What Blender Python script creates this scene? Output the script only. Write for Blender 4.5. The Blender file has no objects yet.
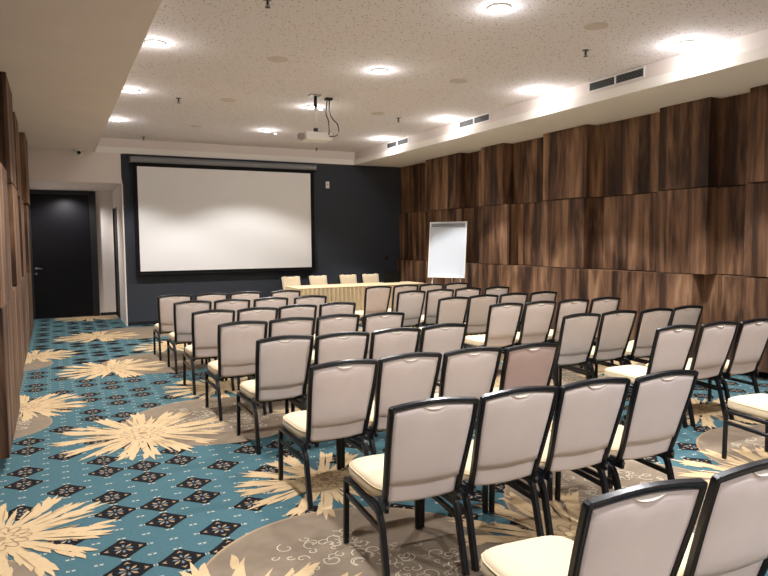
import bpy, bmesh, math, random
from mathutils import Vector, Matrix

random.seed(7)
PI = math.pi
C = bpy.context.scene.collection
SC = bpy.context.scene

# ------------------------------------------------------------------ materials
def lin(c):
    c = c / 255.0
    return c / 12.92 if c <= 0.04045 else ((c + 0.055) / 1.055) ** 2.4
def rgb(r, g, b): return (lin(r), lin(g), lin(b), 1)

def mat(name, col, rough=0.6, metal=0.0, spec=0.5, bump=None, mottle=None, sheen=0):
    m = bpy.data.materials.new(name); m.use_nodes = True
    nt = m.node_tree; b = nt.nodes['Principled BSDF']
    b.inputs['Base Color'].default_value = col
    b.inputs['Roughness'].default_value = rough
    b.inputs['Metallic'].default_value = metal
    b.inputs['Specular IOR Level'].default_value = spec
    if sheen: b.inputs['Sheen Weight'].default_value = sheen
    tc = nt.nodes.new('ShaderNodeTexCoord')
    if mottle:
        sc, amt = mottle
        n = nt.nodes.new('ShaderNodeTexNoise'); n.inputs['Scale'].default_value = sc; n.inputs['Detail'].default_value = 4
        nt.links.new(tc.outputs['Object'], n.inputs['Vector'])
        r = nt.nodes.new('ShaderNodeMapRange'); r.inputs['From Min'].default_value = .3; r.inputs['From Max'].default_value = .7
        r.inputs['To Min'].default_value = 1 - amt; r.inputs['To Max'].default_value = 1 + amt * .5
        nt.links.new(n.outputs['Fac'], r.inputs['Value'])
        mx = nt.nodes.new('ShaderNodeVectorMath'); mx.operation = 'SCALE'
        mx.inputs[0].default_value = col[:3]
        nt.links.new(r.outputs['Result'], mx.inputs['Scale'])
        nt.links.new(mx.outputs['Vector'], b.inputs['Base Color'])
    if bump:
        sc, st, dist = bump
        n = nt.nodes.new('ShaderNodeTexNoise'); n.inputs['Scale'].default_value = sc; n.inputs['Detail'].default_value = 3
        nt.links.new(tc.outputs['Object'], n.inputs['Vector'])
        bp = nt.nodes.new('ShaderNodeBump'); bp.inputs['Strength'].default_value = st; bp.inputs['Distance'].default_value = dist
        nt.links.new(n.outputs['Fac'], bp.inputs['Height'])
        nt.links.new(bp.outputs['Normal'], b.inputs['Normal'])
    return m

def emit(name, col, strength):
    m = bpy.data.materials.new(name); m.use_nodes = True
    b = m.node_tree.nodes['Principled BSDF']
    b.inputs['Base Color'].default_value = (0.9, 0.9, 0.9, 1)
    b.inputs['Emission Color'].default_value = col
    b.inputs['Emission Strength'].default_value = strength
    return m

def wood_mat(name, tint=1.0):
    m = bpy.data.materials.new(name); m.use_nodes = True
    nt = m.node_tree; L = nt.links.new; b = nt.nodes['Principled BSDF']
    tc = nt.nodes.new('ShaderNodeTexCoord')
    sep = nt.nodes.new('ShaderNodeSeparateXYZ'); L(tc.outputs['Object'], sep.inputs[0])
    add = nt.nodes.new('ShaderNodeMath'); L(sep.outputs['X'], add.inputs[0]); L(sep.outputs['Y'], add.inputs[1])
    # wavy grain: along = x+y, stretched in z
    comb = nt.nodes.new('ShaderNodeCombineXYZ'); L(add.outputs[0], comb.inputs['X'])
    mz = nt.nodes.new('ShaderNodeMath'); mz.operation = 'MULTIPLY'; mz.inputs[1].default_value = .13; L(sep.outputs['Z'], mz.inputs[0]); L(mz.outputs[0], comb.inputs['Y'])
    # row jump so that the three courses do not line up
    rw = nt.nodes.new('ShaderNodeMath'); rw.operation = 'MULTIPLY'; rw.inputs[1].default_value = 1 / 1.095
    of = nt.nodes.new('ShaderNodeMath'); of.operation = 'SUBTRACT'; of.inputs[1].default_value = .105; L(sep.outputs['Z'], of.inputs[0]); L(of.outputs[0], rw.inputs[0])
    fl = nt.nodes.new('ShaderNodeMath'); fl.operation = 'FLOOR'; L(rw.outputs[0], fl.inputs[0])
    f3 = nt.nodes.new('ShaderNodeMath'); f3.operation = 'MULTIPLY'; f3.inputs[1].default_value = 3.7; L(fl.outputs[0], f3.inputs[0])
    L(f3.outputs[0], comb.inputs['Z'])
    n1 = nt.nodes.new('ShaderNodeTexNoise'); n1.inputs['Scale'].default_value = 5.5; n1.inputs['Detail'].default_value = 3; n1.inputs['Roughness'].default_value = .55; n1.inputs['Distortion'].default_value = .5
    L(comb.outputs[0], n1.inputs['Vector'])
    n2 = nt.nodes.new('ShaderNodeTexNoise'); n2.inputs['Scale'].default_value = 46; n2.inputs['Detail'].default_value = 4
    L(comb.outputs[0], n2.inputs['Vector'])
    # veneer leaf ~ 0.11 m wide, each with its own tone
    st = nt.nodes.new('ShaderNodeMath'); st.operation = 'MULTIPLY'; st.inputs[1].default_value = 10.5; L(add.outputs[0], st.inputs[0])
    s2 = nt.nodes.new('ShaderNodeMath'); s2.operation = 'ADD'; L(st.outputs[0], s2.inputs[0]); L(f3.outputs[0], s2.inputs[1])
    sf = nt.nodes.new('ShaderNodeMath'); sf.operation = 'FLOOR'; L(s2.outputs[0], sf.inputs[0])
    wn = nt.nodes.new('ShaderNodeTexWhiteNoise'); wn.noise_dimensions = '1D'; L(sf.outputs[0], wn.inputs['W'])
    a1 = nt.nodes.new('ShaderNodeMath'); a1.operation = 'MULTIPLY_ADD'; a1.inputs[1].default_value = .23; L(wn.outputs['Value'], a1.inputs[0]); L(n1.outputs['Fac'], a1.inputs[2])
    a2 = nt.nodes.new('ShaderNodeMath'); a2.operation = 'MULTIPLY_ADD'; a2.inputs[1].default_value = .10; L(n2.outputs['Fac'], a2.inputs[0]); L(a1.outputs[0], a2.inputs[2])
    cr = nt.nodes.new('ShaderNodeValToRGB')
    el = cr.color_ramp.elements
    el[0].position = .40; el[0].color = rgb(33, 21, 15)
    el[1].position = .92; el[1].color = rgb(160, 126, 98)
    for p, c in ((.55, rgb(63, 43, 31)), (.65, rgb(93, 67, 50)), (.77, rgb(122, 92, 69))):
        e = el.new(p); e.color = c
    L(a2.outputs[0], cr.inputs['Fac'])
    L(cr.outputs['Color'], b.inputs['Base Color'])
    b.inputs['Roughness'].default_value = .55
    b.inputs['Specular IOR Level'].default_value = .3
    return m

def ceiling_mat():
    m = mat('perforated_ceiling', rgb(226, 221, 224), .9)
    nt = m.node_tree; L = nt.links.new; b = nt.nodes['Principled BSDF']
    tc = nt.nodes.new('ShaderNodeTexCoord')
    v = nt.nodes.new('ShaderNodeTexVoronoi'); v.inputs['Scale'].default_value = 33; v.inputs['Randomness'].default_value = 1
    L(tc.outputs['Object'], v.inputs['Vector'])
    sp = nt.nodes.new('ShaderNodeSeparateColor'); L(v.outputs['Color'], sp.inputs[0])
    th = nt.nodes.new('ShaderNodeMath'); th.operation = 'MULTIPLY'; th.inputs[1].default_value = .34; L(sp.outputs['Red'], th.inputs[0])
    lt = nt.nodes.new('ShaderNodeMath'); lt.operation = 'LESS_THAN'; L(v.outputs['Distance'], lt.inputs[0]); L(th.outputs[0], lt.inputs[1])
    mx = nt.nodes.new('ShaderNodeMix'); mx.data_type = 'RGBA'
    mx.inputs[6].default_value = rgb(226, 221, 224); mx.inputs[7].default_value = rgb(160, 146, 136)
    L(lt.outputs[0], mx.inputs[0]); L(mx.outputs[2], b.inputs['Base Color'])
    return m

M = {}
M['ceil'] = ceiling_mat()
M['paint'] = mat('warm_white_paint', rgb(228, 219, 214), .8, mottle=(1.5, .03))
M['lip'] = mat('white_trim_paint', rgb(238, 234, 228), .7)
M['dark'] = mat('charcoal_paint', rgb(44, 49, 58), .75, mottle=(2.0, .06))
M['wood'] = wood_mat('walnut_veneer')
M['woodback'] = mat('dark_backing', rgb(16, 12, 10), .9)
M['black'] = mat('black_metal', rgb(9, 11, 17), .3, .0, .4)
M['steel'] = mat('steel', rgb(120, 120, 122), .35, .9)
M['panel'] = mat('taupe_back_fabric', rgb(209, 197, 193), .75, bump=(260, .12, .002), mottle=(5, .05), sheen=.15)
M['panel2'] = mat('rosy_back_fabric', rgb(176, 152, 145), .75, bump=(260, .12, .002), mottle=(5, .06), sheen=.15)
M['pad'] = mat('cream_seat_fabric', rgb(204, 187, 156), .8, bump=(220, .15, .002), mottle=(6, .05), sheen=.2)
M['piping'] = mat('cream_piping', rgb(205, 184, 150), .8)
M['grip'] = mat('cream_grip_fabric', rgb(244, 236, 222), .7)
M['cloth'] = mat('cream_tablecloth', rgb(210, 188, 152), .85, mottle=(4, .04))
M['screen'] = mat('projection_fabric', rgb(228, 228, 229), .85)
M['scrblack'] = mat('screen_border_black', rgb(7, 7, 9), .7, 0, .2)
M['tube'] = mat('screen_case_grey', rgb(124, 126, 130), .45, .2)
M['door'] = mat('black_door_laminate', rgb(3, 3, 8), .5, 0, .2)
M['frame'] = mat('door_frame_black', rgb(9, 9, 11), .5)
M['white'] = mat('white_plastic', rgb(228, 226, 222), .45)
M['grey'] = mat('grey_plastic', rgb(150, 146, 142), .5)
M['spk'] = mat('speaker_grille', rgb(204, 193, 186), .7)
M['board'] = mat('whiteboard', rgb(196, 204, 215), .3)
M['louvre'] = mat('grey_louvre', rgb(112, 114, 116), .5)
M['void'] = mat('duct_black', rgb(8, 8, 9), .9)
M['teal'] = mat('carpet_teal', rgb(66, 96, 103), .95, spec=.1, bump=(420, .4, .004), mottle=(60, .14))
M['cblack'] = mat('carpet_black', rgb(22, 21, 24), .95, spec=.1, bump=(420, .4, .004))
M['ccream'] = mat('carpet_cream', rgb(190, 165, 128), .95, spec=.1, bump=(420, .4, .004), mottle=(50, .08))
M['ctaupe'] = mat('carpet_taupe', rgb(126, 112, 96), .95, spec=.1, bump=(420, .4, .004), mottle=(9, .14))
M['cline'] = mat('carpet_line', rgb(190, 180, 158), .95, spec=.1)
M['cdot'] = mat('carpet_dot', rgb(176, 176, 162), .95, spec=.1)
M['cfloret'] = mat('carpet_floret', rgb(96, 110, 122), .95, spec=.1)
M['ctan'] = mat('carpet_tan', rgb(150, 128, 100), .95, spec=.1)
M['lens'] = emit('lamp_lens', (1, .95, .88, 1), 40)
M['led'] = emit('small_led', (1, .95, .86, 1), 8)
M['trimring'] = mat('lamp_ring', rgb(235, 230, 222), .5)

# ------------------------------------------------------------------ helpers
def link(name, me, m=None, parent=None, smooth=False):
    if m is not None and not me.materials: me.materials.append(m)
    if smooth:
        for p in me.polygons: p.use_smooth = True
    o = bpy.data.objects.new(name, me); C.objects.link(o)
    if parent: o.parent = parent
    return o
def obj(name, bm, m, parent=None, smooth=False, bevel=0, seg=2):
    me = bpy.data.meshes.new(name)
    bmesh.ops.recalc_face_normals(bm, faces=bm.faces)
    if bevel:
        es = [e for e in bm.edges if len(e.link_faces) == 2 and e.calc_face_angle(0) > .6]
        bmesh.ops.bevel(bm, geom=es, offset=bevel, segments=seg, affect='EDGES', profile=.6)
    bm.to_mesh(me); bm.free()
    return link(name, me, m, parent, smooth)
def tag(o, label=None, cat=None, group=None, kind=None):
    if label: o['label'] = label
    if cat: o['category'] = cat
    if group: o['group'] = group
    if kind: o['kind'] = kind
    return o
def empty(name, loc=(0, 0, 0), rz=0, **k):
    o = bpy.data.objects.new(name, None); C.objects.link(o)
    o.location = loc; o.rotation_euler = (0, 0, rz); o.empty_display_size = .1
    return tag(o, **k)
def box(bm, x0, x1, y0, y1, z0, z1):
    v = [bm.verts.new(p) for p in ((x0, y0, z0), (x1, y0, z0), (x1, y1, z0), (x0, y1, z0), (x0, y0, z1), (x1, y0, z1), (x1, y1, z1), (x0, y1, z1))]
    for f in ((0, 3, 2, 1), (4, 5, 6, 7), (0, 1, 5, 4), (1, 2, 6, 5), (2, 3, 7, 6), (3, 0, 4, 7)):
        bm.faces.new([v[i] for i in f])
    return v
def bx(*a):
    bm = bmesh.new(); box(bm, *a); return bm
def cyl(bm, c, r, h, seg=24, axis='Z', r2=None):
    r2 = r if r2 is None else r2
    ax = {'X': Vector((1, 0, 0)), 'Y': Vector((0, 1, 0)), 'Z': Vector((0, 0, 1))}[axis]
    q = ax.to_track_quat('Z', 'Y').to_matrix()
    rings = []
    for rr, z in ((r, 0), (r2, h)):
        rings.append([bm.verts.new(Vector(c) + q @ Vector((rr * math.cos(2 * PI * i / seg), rr * math.sin(2 * PI * i / seg), z))) for i in range(seg)])
    for i in range(seg):
        j = (i + 1) % seg; bm.faces.new((rings[0][i], rings[0][j], rings[1][j], rings[1][i]))
    bm.faces.new(rings[0][::-1]); bm.faces.new(rings[1])
def lathe(bm, c, prof, seg=28):
    rings = []
    for r, z in prof:
        rings.append([bm.verts.new((c[0] + r * math.cos(2 * PI * i / seg), c[1] + r * math.sin(2 * PI * i / seg), c[2] + z)) for i in range(seg)] if r > 1e-6 else [bm.verts.new((c[0], c[1], c[2] + z))])
    for a, b in zip(rings, rings[1:]):
        for i in range(seg):
            j = (i + 1) % seg
            if len(a) == 1 and len(b) == 1: continue
            if len(a) == 1: bm.faces.new((a[0], b[j], b[i]))
            elif len(b) == 1: bm.faces.new((a[i], a[j], b[0]))
            else: bm.faces.new((a[i], a[j], b[j], b[i]))
    for ring in (rings[0], rings[-1]):
        if len(ring) > 1: bm.faces.new(ring)
def fillet(pts, rad, n=5):
    pts = [Vector(p) for p in pts]; out = [pts[0]]
    for i in range(1, len(pts) - 1):
        a, b, c = pts[i - 1], pts[i], pts[i + 1]
        r = rad[i] if isinstance(rad, (list, tuple)) else rad
        d1, d2 = (a - b), (c - b)
        k = min(r, d1.length * .48, d2.length * .48)
        p, q = b + d1.normalized() * k, b + d2.normalized() * k
        for t in range(n + 1):
            s = t / n
            out.append(p * (1 - s) ** 2 + b * 2 * s * (1 - s) + q * s * s)
    out.append(pts[-1]); return out
def sweep(bm, path, prof, hint, close_ends=True):
    """sweep a closed 2-D profile [(n,b)..] along path; hint = start direction of n"""
    path = [Vector(p) for p in path]
    n = Vector(hint); rings = []
    for i, p in enumerate(path):
        t = (path[min(i + 1, len(path) - 1)] - path[max(i - 1, 0)]).normalized()
        n = (n - t * n.dot(t)).normalized(); b = t.cross(n)
        rings.append([bm.verts.new(p + n * u + b * v) for u, v in prof])
    m = len(prof)
    for a, c in zip(rings, rings[1:]):
        for i in range(m):
            j = (i + 1) % m; bm.faces.new((a[i], a[j], c[j], c[i]))
    bm.faces.new(rings[0][::-1]); bm.faces.new(rings[-1])
def rectprof(a, b, ch=.25):
    c = min(a, b) * ch
    return [(a - c, b), (-a + c, b), (-a, b - c), (-a, -b + c), (-a + c, -b), (a - c, -b), (a, -b + c), (a, b - c)]
def roundprof(r, n=10): return [(r * math.cos(2 * PI * i / n), r * math.sin(2 * PI * i / n)) for i in range(n)]
def copy_tree(o, parent=None):
    c = o.copy(); C.objects.link(c); c.parent = parent
    for ch in list(o.children): copy_tree(ch, c)
    return c
def struct(name, bm, m, parent=None, **k):
    o = obj(name, bm, m, parent, **k)
    if parent is None: o['kind'] = 'structure'
    return o

# ------------------------------------------------------------------ room dimensions
ZC, ZS, YB, YR, YA = 3.69, 3.39, 13.75, -3.5, 16.0
XL0, XR0 = -.62, 7.5          # wall planes behind the cladding
XSL, XSR = .76, 6.20          # soffit edges
ZLIP = 3.51

# ------------------------------------------------------------------ carpet
def carpet():
    V, F, MI = [], [], []
    slots = ['teal', 'cblack', 'ccream', 'ctaupe', 'cline', 'cdot', 'cfloret', 'ctan']
    def poly(pts, z, m):
        b = len(V); V.extend((x, y, z) for x, y in pts); F.append(tuple(range(b, b + len(pts)))); MI.append(slots.index(m))
    X0, X1, Y0 = XL0, XR0, YR
    inside = lambda x, y, r=0: (X0 + r < x < X1 - r and Y0 + r < y < YB - r) or (-.4 + r < x < 1.2 - r and y < YA - r and y > Y0 + r)
    poly([(X0, Y0), (X1, Y0), (X1, YB), (1.22, YB), (1.22, YA), (-.52, YA), (-.52, YB), (X0, YB)], 0, 'teal')
    px, py = .262, .2675
    diam = set()
    def dcentre(i, k): return .27 + px * i, 3.42 + py * k
    for i in range(-4, 29):
        for k in range(-27, 49):
            if k % 3 == (2 if i % 2 == 0 else 1): continue
            if i % 4 == 3 and (k % 3) == 0: continue
            x, y = dcentre(i, k)
            if inside(x, y, .0): diam.add((i, k))
    for (i, k) in diam:
        x, y = dcentre(i, k); h, c = .130, .034
        pts = []
        for a in range(4):
            ca, sa = [(1, 0), (0, 1), (-1, 0), (0, -1)][a]
            # rounded diamond corner
            tx, ty = -sa, ca
            for t in (-1, -.45, .45, 1):
                d = h - c * (t * t) * .9 - .004
                pts.append((x + ca * d + tx * c * t, y + sa * d + ty * c * t))
        ok = all(inside(*p) for p in pts)
        if not ok: continue
        poly(pts, .0008, 'cblack')
        if y < 9.5:
            for a in range(4):       # corner motifs
                ca, sa = [(1, 0), (0, 1), (-1, 0), (0, -1)][a]; tx, ty = -sa, ca
                poly([(x + ca * .100, y + sa * .100), (x + ca * .074 + tx * .017, y + sa * .074 + ty * .017), (x + ca * .082, y + sa * .082), (x + ca * .074 - tx * .017, y + sa * .074 - ty * .017)], .0012, 'ctan')
            for a in range(8):
                th = a * PI / 4; r1 = .052 if a % 2 == 0 else .062
                ca, sa = math.cos(th), math.sin(th)
                poly([(x + ca * .012, y + sa * .012), (x + ca * r1 * .7 - sa * .009, y + sa * r1 * .7 + ca * .009), (x + ca * r1, y + sa * r1), (x + ca * r1 * .7 + sa * .009, y + sa * r1 * .7 - ca * .009)], .0012, 'cfloret' if a % 2 == 0 else 'ctan')
    for i in range(-8, 58):           # small woven stars
        for k in range(-54, 98):
            x, y = .27 + px / 2 * i, 3.42 + py / 2 * k
            if (i % 2 == 0): continue
            if not inside(x, y, .03) : continue
            for dx in (-.013, .013):
                s, q = .0115, .0115
                poly([(x + dx - s, y - q), (x + dx, y - q * .4), (x + dx + s, y - q), (x + dx + s * .4, y), (x + dx + s, y + q), (x + dx, y + q * .4), (x + dx - s, y + q), (x + dx - s * .4, y)], .0006, 'cdot')
    for i in range(-8, 58):
        for k in range(-54, 98):
            if i % 2: continue
            ii, kk = i // 2, k / 2
            if k % 2 == 0:
                if (ii, k // 2) in diam: continue
            elif (ii, (k - 1) // 2) in diam or (ii, (k + 1) // 2) in diam:
                pass
            x, y = .27 + px / 2 * i, 3.42 + py / 2 * k
            if not inside(x, y, .03): continue
            if any((ii, q) in diam and abs(dcentre(ii, q)[1] - y) < .1 for q in (k // 2, k // 2 + 1)): continue
            for dx in (-.013, .013):
                s, q = .0115, .0115
                poly([(x + dx - s, y - q), (x + dx, y - q * .4), (x + dx + s, y - q), (x + dx + s * .4, y), (x + dx + s, y + q), (x + dx, y + q * .4), (x + dx - s, y + q), (x + dx - s * .4, y)], .0006, 'cdot')
    def clip(pts):
        """clip a polygon to the room rectangle"""
        xa, xb = X0 + .01, X1 - .01; ya, yb = Y0 + .01, YB - .01
        cx = sum(p[0] for p in pts) / len(pts); cy = sum(p[1] for p in pts) / len(pts)
        if cy > YB and -.4 < cx < 1.2: xa, xb, ya, yb = -.40, 1.20, YB, YA - .01
        elif cx < 1.2 and cx > -.4: yb = YA - .01
        for ax, lim, sgn in ((0, xa, 1), (0, xb, -1), (1, ya, 1), (1, yb, -1)):
            out = []
            for a, b in zip(pts, pts[1:] + pts[:1]):
                ia, ib = (a[ax] - lim) * sgn >= 0, (b[ax] - lim) * sgn >= 0
                if ia: out.append(a)
                if ia != ib:
                    t = (lim - a[ax]) / (b[ax] - a[ax]); out.append((a[0] + (b[0] - a[0]) * t, a[1] + (b[1] - a[1]) * t))
            pts = out
            if len(pts) < 3: return None
        return pts
    def cpoly(pts, z, m):
        p = clip(pts)
        if p: poly(p, z, m)
    def ribbon(pts, w, z, m):
        for a, b in zip(pts, pts[1:]):
            dx, dy = b[0] - a[0], b[1] - a[1]; l = math.hypot(dx, dy) or 1
            nx, ny = -dy / l * w, dx / l * w
            cpoly([(a[0] - nx, a[1] - ny), (b[0] - nx, b[1] - ny), (b[0] + nx, b[1] + ny), (a[0] + nx, a[1] + ny)], z, m)
    def disc(cx, cy, r, rng):
        n = 64
        ring = [(cx + r * math.cos(2 * PI * i / n), cy + r * math.sin(2 * PI * i / n)) for i in range(n)]
        for i in range(n):                # fan so that clipping stays convex
            cpoly([(cx, cy), ring[i], ring[(i + 1) % n]], .0016, 'ctaupe')
            a, b = ring[i], ring[(i + 1) % n]
            s = 1.018
            cpoly([a, b, (cx + (b[0] - cx) * s, cy + (b[1] - cy) * s), (cx + (a[0] - cx) * s, cy + (a[1] - cy) * s)], .0016, 'ctan')
        if cy < 9 and cx < 6:
            for q in range(150):           # line-drawn blossoms
                a = rng.uniform(0, 2 * PI); rr = (.18 + .5 * rng.random()) * r
                bx_, by_ = cx + rr * math.cos(a), cy + rr * math.sin(a)
                R = rng.uniform(.018, .06); th = rng.uniform(0, 2 * PI); tw = rng.choice((-1, 1))
                pts = [(bx_ + R * (1 - t / 13) * math.cos(th + tw * t * .55), by_ + R * (1 - t / 13) * math.sin(th + tw * t * .55)) for t in range(11)]
                ribbon(pts, .0030, .0020, 'cline')
    def blade(cx, cy, th, x0, y0, x1, y1, w, z, bend, tip=.5, m='ccream', n=7):
        """a curved blade from (x0,y0) to (x1,y1) in the leaf's own frame (x runs outward)"""
        ca, sa = math.cos(th), math.sin(th)
        L = math.hypot(x1 - x0, y1 - y0); ux, uy = (x1 - x0) / L, (y1 - y0) / L
        Lf, Rt = [], []
        for i in range(n + 1):
            s = i / n
            ww = w * (.45 + .55 * math.sin(PI * min(1, .15 + s * .8)) ** .9) * (1 - s ** (2 + 5 * tip))
            o = bend * L * math.sin(PI * .75 * s) * s
            px, py_ = x0 + ux * L * s - uy * o, y0 + uy * L * s + ux * o
            for lst, sg in ((Lf, 1), (Rt, -1)):
                qx, qy = px - uy * ww * sg, py_ + ux * ww * sg
                lst.append((cx + ca * qx - sa * qy, cy + sa * qx + ca * qy))
        for i in range(n): cpoly([Rt[i], Rt[i + 1], Lf[i + 1], Lf[i]], z, m)
    def burst(cx, cy, R, rng):
        n = 16; zz = .0022
        def nz():
            nonlocal zz
            zz += .000018; return zz
        for i in range(n):
            th = 2 * PI * (i + .5) / n + rng.uniform(-.05, .05)   # slim blades between the leaves
            blade(cx, cy, th, .2 * R, 0, R * rng.uniform(.66, .9), R * rng.uniform(-.03, .03), R * .030, nz(), rng.uniform(-.3, .15), .35)
        for i in range(n):
            th = 2 * PI * i / n + rng.uniform(-.05, .05)
            r1 = R * rng.uniform(.90, 1.10); bd = rng.uniform(-.17, .17)
            blade(cx, cy, th, .16 * R, 0, r1, 0, R * .048, nz(), bd, .6, n=9)
            for sg in (-1, 1):
                for a, l in ((.42, .22), (.60, .25), (.76, .20)):
                    a += rng.uniform(-.04, .04)
                    if rng.random() < .15: continue
                    yo = bd * (r1 - .16 * R) * math.sin(PI * .75 * a) * a
                    blade(cx, cy, th, a * R, yo + sg * .03 * R, (a + l) * R, yo + sg * R * rng.uniform(.095, .135), R * .034, nz(), sg * -.22, .55, n=5)
        k = 40
        for i in range(k):
            a, b = 2 * PI * i / k, 2 * PI * (i + 1) / k
            ra, rb = R * (.28 + .05 * (i % 2)), R * (.28 + .05 * ((i + 1) % 2))
            cpoly([(cx, cy), (cx + ra * math.cos(a), cy + ra * math.sin(a)), (cx + rb * math.cos(b), cy + rb * math.sin(b))], .0050, 'ccream')
        for rr, cnt, ww in ((.26, 13, .011), (.15, 8, .009)):
            for i in range(cnt):              # petal outlines of the rosette
                a0 = 2 * PI * i / cnt
                pts = []
                for t in range(9):
                    s = t / 8; a = a0 + (s - .5) * 2 * PI / cnt
                    r = R * (rr * .62 + rr * .38 * math.sin(PI * s) ** .7)
                    pts.append((cx + r * math.cos(a), cy + r * math.sin(a)))
                ribbon(pts, ww * .5, .0055, 'ctan')
        for i in range(n):
            for dth, a0, b0 in ((0, .36, .80), (.5, .34, .56)):
                th = 2 * PI * (i + dth) / n; a, b = R * a0, R * rng.uniform(b0 - .1, b0 + .05)
                cpoly([(cx + a * math.cos(th), cy + a * math.sin(th)), (cx + (a + b) / 2 * math.cos(th + .016), cy + (a + b) / 2 * math.sin(th + .016)), (cx + b * math.cos(th), cy + b * math.sin(th)), (cx + (a + b) / 2 * math.cos(th - .016), cy + (a + b) / 2 * math.sin(th - .016))], .0055, 'cblack' if dth == 0 and i % 3 == 0 else 'ctan')
        cpoly([(cx + R * .055 * math.cos(2 * PI * i / 10), cy + R * .055 * math.sin(2 * PI * i / 10)) for i in range(10)], .0055, 'ctan')
    rng = random.Random(11)
    for i in range(0, 4):
        for k in range(-2, 5):
            x, y = .62 + 1.9 * i, 2.62 + 3.27 * k
            if y > 13.0 and i > 0: continue
            disc(x + .69, y + .20, .82, rng)
            burst(x, y, .72, rng)
    for i in range(0, 4):
        for k in range(-2, 4):
            x, y = -.34 + 1.95 * i, 4.12 + 3.3 * k
            if y > 13.2: continue
            if i == 0: disc(x - .27, y - .70, .52, rng)
            burst(x, y, .62, rng)
    me = bpy.data.meshes.new('floor'); me.from_pydata(V, [], F)
    for s in slots: me.materials.append(M[s])
    for p, mi in zip(me.polygons, MI): p.material_index = mi
    me.update()
    # every pattern polygon faces up
    bm = bmesh.new(); bm.from_mesh(me)
    for f in bm.faces:
        if f.normal.z < 0: f.normal_flip()
    bm.to_mesh(me); bm.free()
    o = link('floor', me); o['kind'] = 'structure'
carpet()

# ------------------------------------------------------------------ shell
bm = bmesh.new(); box(bm, XL0 - .1, XR0 + .1, YR - .1, YB + .25, ZC, ZC + .1); struct('ceiling', bm, M['ceil'])
struct('trim_1', bx(XL0 - .1, XSL, YR, YB, ZS, ZC - .001), M['paint'], bevel=.004)              # soffit over the left wall
bm = bmesh.new(); box(bm, XSR + .07, XR0 + .1, YR, YB + .2, ZLIP - .005, ZC - .001)
struct('trim_2', bm, M['paint'])                                                                 # fascia over the right wall
bm = bmesh.new(); box(bm, XSR, XR0 + .1, YR, YB, ZS, ZLIP - .005); struct('trim_3', bm, M['lip'], bevel=.004)
bm = bmesh.new(); box(bm, XSL, XSR + .07, YB + .07, YB + .2, ZLIP - .005, ZC - .001); struct('trim_4', bm, M['paint'])
bm = bmesh.new(); box(bm, 1.22, XSR, YB - .012, YB + .1, ZS, ZLIP); box(bm, XSL, 1.22, YB - .012, YB + .1, ZS, ZLIP); struct('trim_5', bm, M['lip'], bevel=.003)
struct('wall_back', bx(1.22 + .02, XR0 + .1, YB, YB + .2, 0, ZS + .001), M['dark'])
bm = bmesh.new(); box(bm, XL0 - .1, 1.22, YB, YB + .12, 2.81, ZS + .05); struct('wall_over_alcove', bm, M['paint'])
struct('wall_rear', bx(XL0 - .1, XR0 + .1, YR - .15, YR, 0, ZC), M['paint'])
# alcove behind the opening on the left of the screen wall
struct('wall_alcove_left', bx(-.60, -.52, YB, YA + .1, 0, 2.85), M['paint'])
struct('wall_alcove_back', bx(.86, 1.3, YA, YA + .1, 0, 2.85), M['paint'])
bm = bmesh.new(); box(bm, 1.215, 1.24, YB - .006, 15.02, 0, 2.81); box(bm, 1.215, 1.24, 15.02, 15.96, 2.42, 2.81); box(bm, 1.215, 1.24, 15.94, YA, 0, 2.81); struct('wall_alcove_right', bm, M['paint'])
struct('ceiling_alcove', bx(-.60, 1.24, YB + .12, YA + .1, 2.81, 2.9), M['paint'])
struct('baseboard_alcove', bx(.87, 1.214, YA - .014, YA - .001, .004, .07), M['frame'])
struct('baseboard_back', bx(1.25, 7.2, YB - .012, YB - .0005, .004, .07), M['frame'])
# doors
d = empty('door_1', (0, YA, 0), kind='structure')
obj('door_panel', bx(-.43, .72, -.045, -.005, .02, 2.72), M['door'], d, bevel=.004)
bm = bmesh.new(); box(bm, -.515, -.435, -.06, 0, 0, 2.80); box(bm, .725, .86, -.06, 0, 0, 2.80); box(bm, -.435, .725, -.06, 0, 2.725, 2.80)
obj('door_frame', bm, M['frame'], d, bevel=.004)
bm = bmesh.new(); cyl(bm, (-.375, -.045, 1.10), .026, -.012, axis='Y'); sweep(bm, fillet([(-.375, -.05, 1.10), (-.375, -.095, 1.10), (-.25, -.095, 1.10)], .02), roundprof(.011), (0, 0, 1)); obj('door_handle', bm, M['steel'], d, smooth=True)
bm = bmesh.new(); cyl(bm, (-.375, -.045, .99), .024, -.012, axis='Y'); obj('lock_rosette', bm, M['steel'], d)
d = empty('door_2', (1.24, 15.5, 0), kind='structure')
obj('door_panel', bx(-.012, .03, -.44, .42, .01, 2.40), M['door'], d)
bm = bmesh.new(); box(bm, -.04, .02, .42, .455, 0, 2.42); box(bm, -.04, .02, -.475, -.44, 0, 2.42); obj('door_frame', bm, M['frame'], d)

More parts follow.
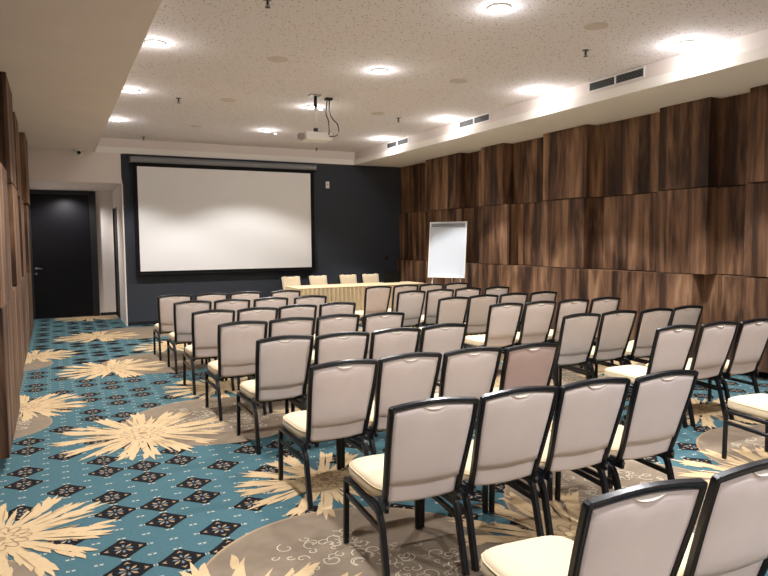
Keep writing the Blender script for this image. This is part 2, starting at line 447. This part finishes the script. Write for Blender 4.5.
# ------------------------------------------------------------------ wood cladding
ROWS = [(.10, 1.195), (1.205, 2.29), (2.30, 3.386)]
def cladding(name, side, rows, ystart, yend, xback, xrec):
    """side=+1: wall on the right, panels stick out to -x"""
    w = struct(name, bx(min(xback, xback + side * .12), max(xback, xback + side * .12), YR, yend if side < 0 else yend, 0, ZC), M['woodback'])
    for (z0, z1), panels in zip(ROWS, rows):
        cur = ystart; segs = []
        for y0, y1, xf in sorted(panels):
            if y0 > cur + .02: segs.append((cur, y0, xrec))
            segs.append((y0, y1, xf)); cur = y1
        if cur < yend - .02: segs.append((cur, yend, xrec))
        for y0, y1, xf in segs:
            # long runs are cut into boards about a metre wide
            n = max(1, round((y1 - y0) / 1.25))
            for i in range(n):
                a = y0 + (y1 - y0) * i / n; b = y0 + (y1 - y0) * (i + 1) / n
                x0, x1 = (xf, xback - .001) if side > 0 else (xback + .001, xf)
                obj('wood_panel', bx(x0, x1, a + .002, b - .002, z0, z1), M['wood'], w, bevel=.003, seg=1)
    return w
P_ = 7.25
right = [
    [(-3.45, 5.22, 7.29), (5.60, 12.28, 7.25), (12.68, 13.745, 7.30)],
    [(-2.5, -1.5, 7.28), (-.2, .8, 7.28), (1.9, 2.8, 7.28), (4.0, 4.95, 7.28), (5.42, 6.17, 7.25), (7.55, 8.55, 7.27), (9.38, 10.30, 7.26), (10.90, 12.2, 7.28), (12.75, 13.745, 7.38)],
    [(-2.5, -1.4, P_), (-.2, .7, P_), (1.9, 2.9, P_), (4.0, 4.91, P_), (5.42, 6.17, P_), (7.50, 8.48, P_), (9.55, 10.23, P_), (10.96, 12.30, P_), (12.70, 13.745, 7.42)]]
cladding('wall_right', 1, right, YR, YB - .004, XR0, 7.46)
left = [
    [(5.35, 7.0, -.352), (7.0, 8.7, -.385), (8.7, 10.6, -.40), (10.6, 13.74, -.405)],
    [(5.25, 6.6, -.347), (8.0, 9.1, -.375), (10.2, 11.1, -.39), (12.1, 13.0, -.38), (13.0, 13.74, -.405)],
    [(7.7, 8.8, -.37), (9.95, 10.9, -.398), (11.75, 12.8, -.345), (12.8, 13.74, -.40)]]
cladding('wall_left', -1, left, YR, YB - .004, XL0, -.56)

# ------------------------------------------------------------------ ceiling fittings
POW, FILL = 330, 9
def lampcol(y):
    t = max(0, min(1, (y - 1) / 8))
    a, b = (.97, .97, 1.0), (1.0, .965, .93)
    return tuple(a[i] * (1 - t) + b[i] * t for i in range(3))
ROWN = ['beside the right fascia', 'along the middle of the ceiling', 'next to the left soffit']
proto = None
def downlight(x, y, label, group='recessed ceiling downlights', zc=ZC, pw=POW, fill=FILL, cone=112, blend=.3, flat=False):
    e = empty('downlight', (x, y, zc), label=label, cat='downlight', group=group)
    k = .25 if flat else 1
    bm = bmesh.new(); lathe(bm, (0, 0, 0), [(.078, -.001), (.105, -.001), (.107, -.006 * k), (.100, -.012 * k), (.080, -.012 * k)]); obj('trim_ring', bm, M['trimring'], e, smooth=True)
    bm = bmesh.new(); lathe(bm, (0, 0, 0), [(.080, -.002), (.076, -.014 * k), (.055, -.022 * k), (.025, -.026 * k), (0, -.027 * k)] if not flat else [(.03, -.0012), (.02, -.0020), (0, -.0022)]); obj('lens', bm, M['lens'], e, smooth=True)
    l = bpy.data.lights.new('lamp', 'SPOT'); l.energy = pw; l.spot_size = math.radians(cone); l.spot_blend = blend; l.shadow_soft_size = .05; l.color = lampcol(y)
    lo = bpy.data.objects.new('lamp', l); C.objects.link(lo); lo.parent = e; lo.location = (0, 0, -.08)
    if fill:
        l = bpy.data.lights.new('lamp_spill', 'POINT'); l.energy = fill; l.shadow_soft_size = .045; l.color = lampcol(y)
        lo = bpy.data.objects.new('lamp_spill', l); C.objects.link(lo); lo.parent = e; lo.location = (0, 0, -.085)
    return e
LY = [-2.26, .08, 2.42, 4.76, 7.10, 9.42, 11.74]
dist = {7.10: 'nearest the camera of those in view', 9.42: 'second from the screen wall', 11.74: 'closest to the screen wall'}
distm = {4.76: 'nearest the camera', 7.10: 'just behind the nearest', 9.42: 'beside the projector pole', 11.74: 'closest to the screen'}
distr = {4.76: 'nearest the camera', 7.10: 'before the nearest air vent', 9.42: 'before the middle air vent', 11.74: 'before the farthest air vent'}
back = {-2.26: 'added unseen over the rear wall, behind the camera', .08: 'added unseen, level with the camera', 2.42: 'added unseen over the last rows', 4.76: 'just out of frame'}  # unseen downlights carry the grid on, added to light the near chairs
for y in LY:
    for x, w, dd in ((1.0, 'glowing round downlight beside the left soffit', dist), (3.56, 'glowing round downlight along the ceiling middle', distm), (5.95, 'glowing downlight washing the right fascia', distr)):
        downlight(x, y, '%s, %s' % (w, dd.get(y, back.get(y, ''))), cone=80 if x > 5 else 120, blend=.25 if x > 5 else .32, fill=15 if x > 5 else 6, pw=POW * (1.5 if x > 5 else 1))
downlight(.25, 15.55, 'small downlight over the dark door in the alcove', group='alcove lights', zc=2.81, pw=170, fill=0, cone=150, blend=.7, flat=True)
for x, y, lb in ((3.755, 9.53, 'tiny round ceiling light right of the projector pole'), (3.80, 12.0, 'tiny round ceiling light right of the downlight nearest the screen')):
    e = empty('ceiling_spotlight', (x, y, ZC), label=lb, cat='light')
    bm = bmesh.new(); lathe(bm, (0, 0, 0), [(.026, -.001), (.04, -.001), (.041, -.010), (.027, -.010)]); obj('trim_ring', bm, M['trimring'], e, smooth=True)
    bm = bmesh.new(); lathe(bm, (0, 0, 0), [(.027, -.004), (.020, -.015), (0, -.018)]); obj('lens', bm, M['led'], e, smooth=True)
# round ceiling loudspeakers
for x, y, lb in ((4.70, 4.76, 'round flush ceiling speaker nearest the camera, near the right vent'), (2.31, 7.15, 'round flush ceiling speaker left of the near middle downlight'), (4.70, 7.13, 'round flush ceiling speaker right of the near middle downlight'),
                 (4.71, 9.47, 'round flush ceiling speaker right of the projector'), (2.31, 9.48, 'round flush ceiling speaker left of the projector'), (2.29, 11.78, 'round flush ceiling speaker nearest the screen, left side')):
    e = empty('ceiling_speaker', (x, y, ZC), label=lb, cat='speaker', group='round ceiling speakers')
    bm = bmesh.new(); lathe(bm, (0, 0, 0), [(.092, -.0005), (.115, -.0005), (.115, -.007), (.105, -.010), (.092, -.010)]); obj('rim', bm, M['spk'], e, smooth=True)
    bm = bmesh.new(); lathe(bm, (0, 0, 0), [(.093, -.002), (.092, -.009), (.04, -.011), (0, -.0115)]); obj('grille', bm, M['spk'], e, smooth=True)
# sprinklers
for x, y, lb in ((1.68, 5.45, 'pendent sprinkler at the top edge of the photo'), (1.65, 9.66, 'pendent sprinkler near the left downlights'), (1.62, 13.45, 'pendent sprinkler above the left end of the screen'),
                 (5.19, 5.40, 'pendent sprinkler close to the nearest air vent'), (5.19, 9.68, 'pendent sprinkler between the two farther vents'), (5.2, 13.5, 'pendent sprinkler above the right end of the screen')):
    e = empty('sprinkler', (x, y, ZC), label=lb, cat='sprinkler', group='ceiling sprinklers')
    bm = bmesh.new(); lathe(bm, (0, 0, 0), [(.012, -.001), (.036, -.001), (.034, -.010), (.012, -.012)]); obj('escutcheon', bm, M['steel'], e, smooth=True)
    bm = bmesh.new(); lathe(bm, (0, 0, 0), [(.010, -.008), (.010, -.035), (.006, -.045), (.006, -.055)]); 
    for s in (-1, 1): sweep(bm, [(s * .009, 0, -.034), (s * .017, 0, -.045), (s * .010, 0, -.060), (0, 0, -.064)], roundprof(.003, 6), (0, 1, 0))
    obj('body', bm, M['black'], e)
    bm = bmesh.new(); lathe(bm, (0, 0, 0), [(0, -.064), (.024, -.066), (.024, -.069), (0, -.071)]); obj('deflector', bm, M['black'], e)
# air vents in the right fascia
for y0, y1, lb in ((5.555, 6.453, 'long slotted air vent in right fascia, nearest the camera'), (8.60, 9.49, 'long slotted air vent in right fascia, middle of three'), (11.27, 12.20, 'long slotted air vent in right fascia, nearest the screen')):
    xf = XSR + .07; z0, z1 = 3.553, 3.676
    e = empty('air_vent', (xf, (y0 + y1) / 2, z0), label=lb, cat='vent', group='fascia air vents')
    h = (y1 - y0) / 2; H = z1 - z0
    bm = bmesh.new(); box(bm, -.014, -.001, -h, h, 0, .014); box(bm, -.014, -.001, -h, h, H - .014, H); box(bm, -.014, -.001, -h, -h + .016, .014, H - .014); box(bm, -.014, -.001, h - .016, h, .014, H - .014); box(bm, -.014, -.001, -.012, .012, .014, H - .014)
    obj('frame', bm, M['white'], e)
    obj('duct', bx(-.004, -.0005, -h + .016, h - .016, .014, H - .014), M['void'], e)
    bm = bmesh.new()
    for k in range(6):
        z = .02 + k * (H - .04) / 5.4
        for a, b in ((-h + .016, -.012), (.012, h - .016)):
            v = box(bm, -.011, -.0045, a, b, z, z + .004)
    obj('louvre', bm, M['louvre'], e)
# security camera under the end of the left soffit
e = empty('ceiling_security_camera', (.45, 13.48, ZS), label='small dark dome security camera under the left soffit end', cat='camera')
bm = bmesh.new(); lathe(bm, (0, 0, 0), [(0, 0), (.05, 0), (.05, -.02), (.04, -.03), (0, -.031)]); obj('base', bm, M['white'], e, smooth=True)
bm = bmesh.new(); cyl(bm, (.015, -.045, -.045), .028, .09, axis='Y'); obj('body', bm, M['white'], e, smooth=False)
bm = bmesh.new(); cyl(bm, (.015, -.052, -.045), .022, .008, axis='Y'); obj('lens', bm, M['void'], e)

e.scale = (1.5, 1.5, 1.5)
# ------------------------------------------------------------------ projector
e = empty('projector', (3.33, 8.66, 3.05), label='white ceiling projector on a pole, facing the screen', cat='projector')
obj('case', bx(-.19, .19, -.14, .16, .005, .115), M['white'], e, bevel=.018, seg=3)
bm = bmesh.new(); cyl(bm, (-.10, .155, .06), .042, .05, axis='Y'); obj('lens', bm, M['void'], e)
obj('side_panel', bx(-.255, -.192, -.06, .06, .02, .10), M['grey'], e, bevel=.008)
bm = bmesh.new(); box(bm, -.12, .12, -.142, -.1405, .03, .085); obj('socket_panel', bm, M['white'], e)
bm = bmesh.new(); box(bm, -.06, .06, -.06, .06, .116, .13); cyl(bm, (-.0, 0, .13), .035, .05); obj('mount_joint', bm, M['black'], e)
bm = bmesh.new(); cyl(bm, (0, 0, .17), .018, .30, 16); obj('pole', bm, M['white'], e, smooth=True)
bm = bmesh.new(); cyl(bm, (0, 0, .46), .022, .165, 16); obj('pole_sleeve', bm, M['black'], e, smooth=True)
obj('ceiling_plate', bx(-.09, .07, -.06, .06, .625, .638), M['grey'], e, bevel=.003)
obj('cable_box', bx(.19, .29, .06, .14, .61, .638), M['black'], e, bevel=.004)
for pts in ([(.215, .1, .61), (.20, .09, .5), (.175, .06, .40), (.205, .02, .30), (.19, -.02, .22), (.15, -.13, .14), (.13, -.16, .08)],
            [(.25, .1, .61), (.245, .1, .46), (.27, .08, .36), (.355, .04, .27), (.36, .02, .17), (.30, -.06, .09), (.19, -.16, .06), (.14, -.155, .06)]):
    bm = bmesh.new(); sweep(bm, fillet(pts, .06, 4), roundprof(.008, 8), (1, .1, 0)); obj('cable', bm, M['black'], e, smooth=True)

# ------------------------------------------------------------------ projection screen
e = empty('hanging_projection_screen', (3.3, 13.63, 1.0), label='large white roll-down projection screen with black border', cat='screen')
obj('border', bx(-1.885, 1.88, .004, .008, .02, 2.25), M['scrblack'], e)
obj('fabric', bx(-1.80, 1.795, .0, .0035, .08, 2.143), M['screen'], e)
bm = bmesh.new(); cyl(bm, (-1.89, .004, .012), .016, 3.775, 12, 'X'); obj('bottom_bar', bm, M['scrblack'], e, smooth=False)
bm = bmesh.new(); cyl(bm, (-1.93, .03, 2.275), .062, 3.86, 24, 'X'); obj('roller_case', bm, M['tube'], e, smooth=False)
for s, x in ((-1, -1.94), (1, 1.935)):
    bm = bmesh.new(); box(bm, x - .012, x + .012, -.035, .1185, 2.20, 2.345); obj('bracket', bm, M['black'], e, bevel=.004)
# small fittings on the screen wall
e = empty('wall_sensor', (5.54, YB, 2.86), label='small white box on charcoal wall right of screen', cat='sensor')
obj('case', bx(-.04, .04, -.035, -.001, -.02, .13), M['white'], e, bevel=.006); obj('button', bx(-.015, .015, -.038, -.035, .05, .08), M['grey'], e)
e = empty('wall_socket', (7.02, YB, 1.2), label='black wall socket plate beside the wood cladding', cat='socket')
obj('plate', bx(-.045, .045, -.012, -.001, 0, .09), M['black'], e, bevel=.003); obj('insert', bx(-.025, .025, -.014, -.012, .02, .07), M['void'], e)

# ------------------------------------------------------------------ banquet chair
HT = .90
def hw(z):      # half width of the back frame (centre line) at height z
    pts = [(.40, .194), (.46, .197), (.56, .204), (.68, .212), (.78, .218), (.90, .219), (.95, .219)]
    for (a, u), (b, v) in zip(pts, pts[1:]):
        if z <= b: return u + (v - u) * max(0, (z - a)) / (b - a)
    return pts[-1][1]
def rec(z):     # how far forward of the top corner the back is at height z
    pts = [(.40, .148), (.46, .130), (.56, .099), (.68, .064), (.78, .034), (.90, .0), (.95, -.012)]
    for (a, u), (b, v) in zip(pts, pts[1:]):
        if z <= b: return u + (v - u) * max(0, (z - a)) / (b - a)
    return pts[-1][1]
def topz(u): return HT + .020 * (1 - abs(u) ** 1.7)        # arch of the top rail centre line

def chair_proto():
    r = empty('banquet_chair')
    # --- frame of the back: hook, side, arched top, side, hook
    zz = [.47, .56, .66, .76, .84]
    Lp = [(-hw(.42), .26, .392), (-hw(.42), .158, .396)] + [(-hw(z), rec(z), z) for z in zz]
    pts = Lp + [(-hw(.9), 0, topz(1)), (-hw(.9) * .5, -.004, topz(.5)), (0, -.005, topz(0)), (hw(.9) * .5, -.004, topz(.5)), (hw(.9), 0, topz(1))] + [(-x, y, z) for x, y, z in reversed(Lp)]
    rad = [0, .06] + [.05] * 5 + [.005, .06, .06, .06, .005] + [.05] * 5 + [.06, 0]
    path = fillet(pts, rad, 4)
    prof = [(.013, .010), (.013, -.010), (.006, -.0145), (.0035, -.0125), (-.0035, -.0125), (-.006, -.0145), (-.013, -.010), (-.013, .010), (-.006, .0145), (.006, .0145)]
    bm = bmesh.new(); sweep(bm, path, prof, (1, 0, 0)); obj('back_frame', bm, M['black'], r)
    # --- padded back (cream side faces forward), closed volume
    def sheet(name, m, u_in, zb, zt, y_rear, y_front, bulge_r, bulge_f, nu=14, nv=12, parent=r):
        bm = bmesh.new(); R, Fr = [], []
        for j in range(nv + 1):
            v = j / nv; rowr, rowf = [], []
            for i in range(nu + 1):
                u = -1 + 2 * i / nu
                z = zb(u) + (zt(u) - zb(u)) * v
                x = u * (hw(z) - u_in)
                e = (1 - u ** 6) * (1 - (2 * v - 1) ** 8)
                rowr.append(bm.verts.new((x, rec(z) + y_rear - bulge_r * e, z)))
                rowf.append(bm.verts.new((x, rec(z) + y_front + bulge_f * e ** .6, z)))
            R.append(rowr); Fr.append(rowf)
        for j in range(nv):
            for i in range(nu):
                bm.faces.new((R[j][i], R[j][i + 1], R[j + 1][i + 1], R[j + 1][i]))
                bm.faces.new((Fr[j][i], Fr[j + 1][i], Fr[j + 1][i + 1], Fr[j][i + 1]))
        for j in range(nv):
            for i in (0, nu): bm.faces.new((R[j][i], R[j + 1][i], Fr[j + 1][i], Fr[j][i]))
        for i in range(nu):
            for j in (0, nv): bm.faces.new((R[j][i], R[j][i + 1], Fr[j][i + 1], Fr[j][i]))
        return obj(name, bm, m, parent, smooth=True)
    notch = lambda u: .0225 * max(0, 1 - (u / .29) ** 2) ** .8
    pad = sheet('backrest', M['pad'], .016, lambda u: .448 + .012 * u * u, lambda u: topz(u) + .003 - .034 * max(0, 1 - (u / .55) ** 2), .0165, .022, .0, .022)
    sheet('panel_flap', M['panel'], .0145, lambda u: .396 + .014 * u * u, lambda u: .53, .002, .014, .003, 0)
    sheet('back_panel', M['panel'], .0135, lambda u: .492 + .016 * u * u, lambda u: topz(u) - .0125 - notch(u), -.006, .0035, .010, 0, nu=20)
    bm = bmesh.new()          # pale lip of the hand hold
    n = 12; top, bot = [], []
    for i in range(n + 1):
        u = -.285 + .57 * i / n; x = u * hw(.9)
        zt = topz(u) - .013; zb = zt - notch(u)
        top.append((x, zt)); bot.append((x, zb))
    for off in (0, 1):
        pass
    A = [bm.verts.new((x, .010, z - .001)) for x, z in top]; B = [bm.verts.new((x, -.012, z - .0025)) for x, z in bot]; D = [bm.verts.new((x, .010, z - .006)) for x, z in bot]
    for i in range(n):
        bm.faces.new((A[i], A[i + 1], B[i + 1], B[i])); bm.faces.new((B[i], B[i + 1], D[i + 1], D[i])); bm.faces.new((A[i], D[i], D[i + 1], A[i + 1]))
    g = obj('hand_grip', bm, M['grip'], r, smooth=False); g['label'] = 'pale curved hand grip'
    # --- seat cushion
    def seatring(inset, z, n=40):
        out = []
        hx, y0, y1, rr = .218 - inset, .175 + inset, .685 - inset, .055
        for i in range(n):
            a = 2 * PI * i / n
            ca, sa = math.cos(a), math.sin(a); p = 5.0
            k = (abs(ca) ** p + abs(sa) ** p) ** (-1 / p)
            yy = (y0 + y1) / 2 + (y1 - y0) / 2 * k * sa
            out.append((hx * k * ca * (1 - .06 * (y1 - yy) / (y1 - y0)), yy, z))
        return out
    bm = bmesh.new(); rings = []
    for ins, z in ((.012, .384), (.002, .392), (0, .41), (0, .432), (.004, .448), (.013, .460), (.030, .468), (.07, .474), (.13, .477)):
        rings.append([bm.verts.new(p) for p in seatring(ins, z)])
    for a, b in zip(rings, rings[1:]):
        for i in range(40): bm.faces.new((a[i], a[(i + 1) % 40], b[(i + 1) % 40], b[i]))
    bm.faces.new(rings[0][::-1]); bm.faces.new(rings[-1])
    seat = obj('seat', bm, M['pad'], r, smooth=True)
    bm = bmesh.new(); ring = seatring(.003, .447); sweep(bm, ring + ring[:2], roundprof(.0035, 6), (0, 0, 1)); obj('piping', bm, M['piping'], seat, smooth=True)
    # --- seat rails and cross bars
    rp = rectprof(.0145, .0125)
    bm = bmesh.new()
    for s in (-1, 1): sweep(bm, [(s * .2135, .60, .371), (s * .2105, .24, .366)], rp, (1, 0, 0))
    box(bm, -.205, .205, .60, .622, .362, .383); box(bm, -.20, .20, .25, .272, .358, .379)
    obj('seat_frame', bm, M['black'], r)
    for s in (-1, 1):
        bm = bmesh.new(); sweep(bm, fillet([(s * .2135, .585, .371), (s * .2135, .640, .371), (s * .219, .640, .006)], .03), rp, (1, 0, 0)); obj('leg', bm, M['black'], r)
        bm = bmesh.new(); sweep(bm, fillet([(s * .2105, .265, .3662), (s * .2105, .185, .366), (s * .206, .155, .30), (s * .210, .076, .006)], [0, .05, .06, 0]), rectprof(.0145, .017), (1, 0, 0)); obj('leg', bm, M['black'], r)
        bm = bmesh.new(); sweep(bm, [(s * .214, .630, .285), (s * .207, .150, .272)], rectprof(.010, .014), (1, 0, 0)); obj('stretcher', bm, M['black'], r)
        hb = obj('hinge_bracket', bx(s * .194 - .011, s * .194 + .011, .118, .215, .368, .424), M['black'], r, bevel=.006)
        bm = bmesh.new(); cyl(bm, (s * .192, .113, .400), .009, .010, 10, 'Y'); obj('bolt', bm, M['steel'], hb)
    return r
CH = {
    1: [(1.47,9.36,-0.01), (1.97,9.35,0.01), (2.46,9.33,0.00), (3.06,9.30,0.03), (4.63,9.34,0.00), (5.16,9.39,0.00), (5.63,9.35,0.01), (6.14,9.36,0.00)],
    2: [(1.51,8.27,-0.00), (2.00,8.25,-0.00), (2.50,8.21,0.00), (3.05,8.22,-0.00), (4.62,8.23,-0.00), (5.13,8.26,-0.03), (5.64,8.28,-0.01), (6.15,8.23,-0.01)],
    3: [(1.50,7.03,0.00), (1.99,7.04,0.01), (2.48,7.10,0.00), (2.99,7.13,-0.01), (4.57,7.03,-0.01), (5.09,7.10,-0.02), (5.60,7.11,-0.03), (6.12,7.11,-0.02)],
    4: [(1.52,5.88,-0.00), (2.01,5.92,-0.00), (2.50,5.95,0.01), (2.98,5.88,0.01), (4.64,6.03,-0.04), (5.13,6.01,-0.02), (5.64,6.00,-0.05), (6.16,5.99,-0.04)],
    5: [(1.57,4.80,0.01), (2.035,4.75,0), (2.525,4.76,0), (3.02,4.79,0.01), (4.61,4.79,-0.05), (5.13,4.80,-0.03), (5.62,4.75,-0.02), (6.12,4.77,0.00)],
    6: [(1.56,3.62,-0.00), (2.035,3.64,0.0), (2.51,3.62,-0.01), (2.98,3.57,-0.02), (4.66,3.73,-0.06), (5.18,3.71,-0.04), (5.66,3.68,-0.02), None],
    7: [(1.54,2.53,-0.07), (2.03,2.52,-0.04), (2.50,2.49,-0.05), (2.99,2.45,-0.04), (4.575,2.45,-.12), None, None, None],
    8: [(1.55,1.33,-0.09), (2.055,1.30,-0.06), None, None, None, None, None, None],
}
POSW = ['leftmost', 'second from left', 'third from left', 'rightmost']
ROWW = {1: 'front row nearest the screen', 2: 'second row from the screen', 3: 'third row from the screen', 4: 'fourth row from the screen', 5: 'fifth row from the screen', 6: 'third-last row', 7: 'second-last row', 8: 'last row nearest the camera'}
proto = chair_proto(); first = True
for rr in CH:
    for c, v in enumerate(CH[rr]):
        if v is None: continue
        o = proto if first else copy_tree(proto); first = False
        o.location = (v[0], v[1], .0); o.rotation_euler = (0, 0, v[2])
        blk = 'left' if c < 4 else 'right'
        pos = POSW[c % 4]
        if rr == 8: pos = ['nearest chair, cut by the frame bottom', 'right-hand chair cut by the frame corner'][c]
        if (rr, c) == (7, 4): lab = 'cream chair seat at the right photo edge, its back out of frame'
        elif rr == 8: lab = 'beige black-framed chair in the last row, ' + ['left-hand of two cut by the frame', 'right-hand of two cut by the frame'][c]
        elif (rr, c) == (6, 3): lab = 'darker rosy-backed chair, rightmost in left block, third-last row'
        else: lab = 'beige black-framed chair, %s, %s block, %s' % (pos, blk, ROWW[rr])
        if (rr, c) == (6, 6): lab = 'beige black-framed chair at right photo edge, right block, third-last row'
        tag(o, lab, 'chair', 'audience chairs in rows')
        if (rr, c) == (6, 3):
            for ch in o.children:
                if ch.name.startswith('back_panel'):
                    ch.data = ch.data.copy(); ch.data.materials[0] = M['panel2']
HEAD = [(4.455, 13.21, PI), (5.07, 13.21, PI), (5.78, 13.21, PI), (6.33, 13.21, PI)]
for k, (x, y, a) in enumerate(HEAD):
    o = copy_tree(proto); o.location = (x, y, 0); o.rotation_euler = (0, 0, a)
    tag(o, 'beige chair facing the room behind the draped table, ' + ['leftmost', 'second from left', 'third from left', 'nearest the laptop'][k], 'chair', 'chairs behind the table')

# ------------------------------------------------------------------ speakers' table
TX0, TX1, TY0, TY1 = 4.10, 6.92, 11.70, 12.49
e = empty('conference_table', ((TX0 + TX1) / 2, (TY0 + TY1) / 2, 0), label='long table hidden under the pleated cream cloth', cat='table')
hx, hy = (TX1 - TX0) / 2 - .025, (TY1 - TY0) / 2 - .025
obj('tabletop', bx(-hx, hx, -hy, hy, .715, .742), M['grey'], e, bevel=.004)
for sx in (-1, 1):
    for sy in (-1, 1):
        bm = bmesh.new(); cyl(bm, (sx * (hx - .1), sy * (hy - .08), .003), .018, .712, 12); obj('leg', bm, M['black'], e)
e = empty('tablecloth', ((TX0 + TX1) / 2, (TY0 + TY1) / 2, .743), label='cream tablecloth with pleated skirt on the front table', cat='tablecloth')
hx, hy = (TX1 - TX0) / 2, (TY1 - TY0) / 2
obj('cloth_top', bx(-hx - .006, hx + .006, -hy - .006, hy + .006, .0, .016), M['cloth'], e, bevel=.006, seg=3)
bm = bmesh.new()
loop = []
def edge(a, b):
    n = int((Vector(b) - Vector(a)).length / .0125)
    d = (Vector(b) - Vector(a)).normalized(); nrm = Vector((d.y, -d.x))
    for i in range(n):
        p = Vector(a) + (Vector(b) - Vector(a)) * i / n
        loop.append((p, nrm))
edge((-hx, -hy), (hx, -hy)); edge((hx, -hy), (hx, hy)); edge((hx, hy), (-hx, hy)); edge((-hx, hy), (-hx, -hy))
rings = []
for z, amp in ((-.001, .014), (-.05, .024), (-.3, .030), (-.735, .034)):
    ring = []
    for i, (p, nrm) in enumerate(loop):
        ph = i * .0125 / .088 * 2 * PI
        w = amp * (math.sin(ph) + .35 * math.sin(2 * ph + .7)) 
        q = p + nrm * (w * .9 - .004 + amp * .2)
        ring.append(bm.verts.new((q.x, q.y, z)))
    rings.append(ring)
for a, b in zip(rings, rings[1:]):
    for i in range(len(a)): bm.faces.new((a[i], a[(i + 1) % len(a)], b[(i + 1) % len(a)], b[i]))
obj('pleated_skirt', bm, M['cloth'], e, smooth=True)
# laptop, seen from behind its lid
e = empty('laptop', (6.42, 12.30, .7595), label='open black laptop on the right end of the draped table', cat='laptop')
obj('keyboard_base', bx(-.19, .19, -.02, .24, 0, .018), M['black'], e, bevel=.004)
bm = bmesh.new(); box(bm, -.19, .19, -.012, 0, .012, .255)
bmesh.ops.rotate(bm, cent=(0, 0, .012), matrix=Matrix.Rotation(.15, 3, 'X'), verts=bm.verts); lid = obj('screen_lid', bm, M['scrblack'], e, bevel=.004)

# ------------------------------------------------------------------ flip chart
cam_dir = math.atan2(-6.68, 10.45)          # board faces the seats, a little to the left
e = empty('flip_chart', (6.66, 10.52, 0), -.93, label='white flip chart easel standing by the wood wall', cat='flip chart')
tilt = Matrix.Rotation(-.12, 3, 'X')
def tl(bm): bmesh.ops.rotate(bm, cent=(0, 0, .96), matrix=tilt, verts=bm.verts); return bm
obj('board', tl(bx(-.365, .365, -.012, .012, .95, 2.0)), M['board'], e, bevel=.003)
bm = bmesh.new(); box(bm, -.377, -.362, -.018, .015, .94, 2.012); box(bm, .362, .377, -.018, .015, .94, 2.012); box(bm, -.362, .362, -.018, .015, .938, .952); box(bm, -.362, .362, -.018, .015, 1.998, 2.012)
obj('board_frame', tl(bm), M['white'], e)
obj('paper_clamp', tl(bx(-.335, .335, -.04, -.013, 1.925, 1.975)), M['tube'], e, bevel=.004)
obj('pen_tray', tl(bx(-.30, .30, -.075, -.02, .935, .95)), M['white'], e, bevel=.004)
for a, b in (((-.27, .02, 1.05), (-.36, -.10, .004)), ((.27, .02, 1.05), (.36, -.10, .004)), ((0, .12, 1.75), (0, .50, .004))):
    bm = bmesh.new(); sweep(bm, [a, b], roundprof(.012, 10), (1, 0, 0)); obj('leg', bm, M['white'], e, smooth=True)

# ------------------------------------------------------------------ world, camera
w = bpy.data.worlds.new('world'); SC.world = w; w.use_nodes = True
w.node_tree.nodes['Background'].inputs[0].default_value = (.02, .02, .022, 1)
f, yaw, pitch, roll, H = 649.025, .468464, -.0732826, -.00735043, 1.6605
fwd = Vector((math.sin(yaw) * math.cos(pitch), math.cos(yaw) * math.cos(pitch), math.sin(pitch)))
rt = Vector((math.cos(yaw), -math.sin(yaw), 0)); up = rt.cross(fwd)
r2 = math.cos(roll) * rt + math.sin(roll) * up; u2 = -math.sin(roll) * rt + math.cos(roll) * up
cd = bpy.data.cameras.new('camera'); cd.sensor_width = 36; cd.sensor_fit = 'HORIZONTAL'; cd.lens = f / 768 * 36; cd.clip_start = .02
co = bpy.data.objects.new('camera', cd); C.objects.link(co)
m = Matrix((r2, u2, -fwd)).transposed().to_4x4(); m.translation = (0, 0, H); co.matrix_world = m
SC.camera = co
SC.view_settings.view_transform = 'Standard'; SC.view_settings.look = 'None'
SC.view_settings.gamma = 1; SC.view_settings.use_curve_mapping = False; SC.view_settings.exposure = -0.38
SC.cycles.use_denoising = True
SC.cycles.max_bounces = 8; SC.cycles.diffuse_bounces = 6
SC.cycles.sample_clamp_indirect = 6
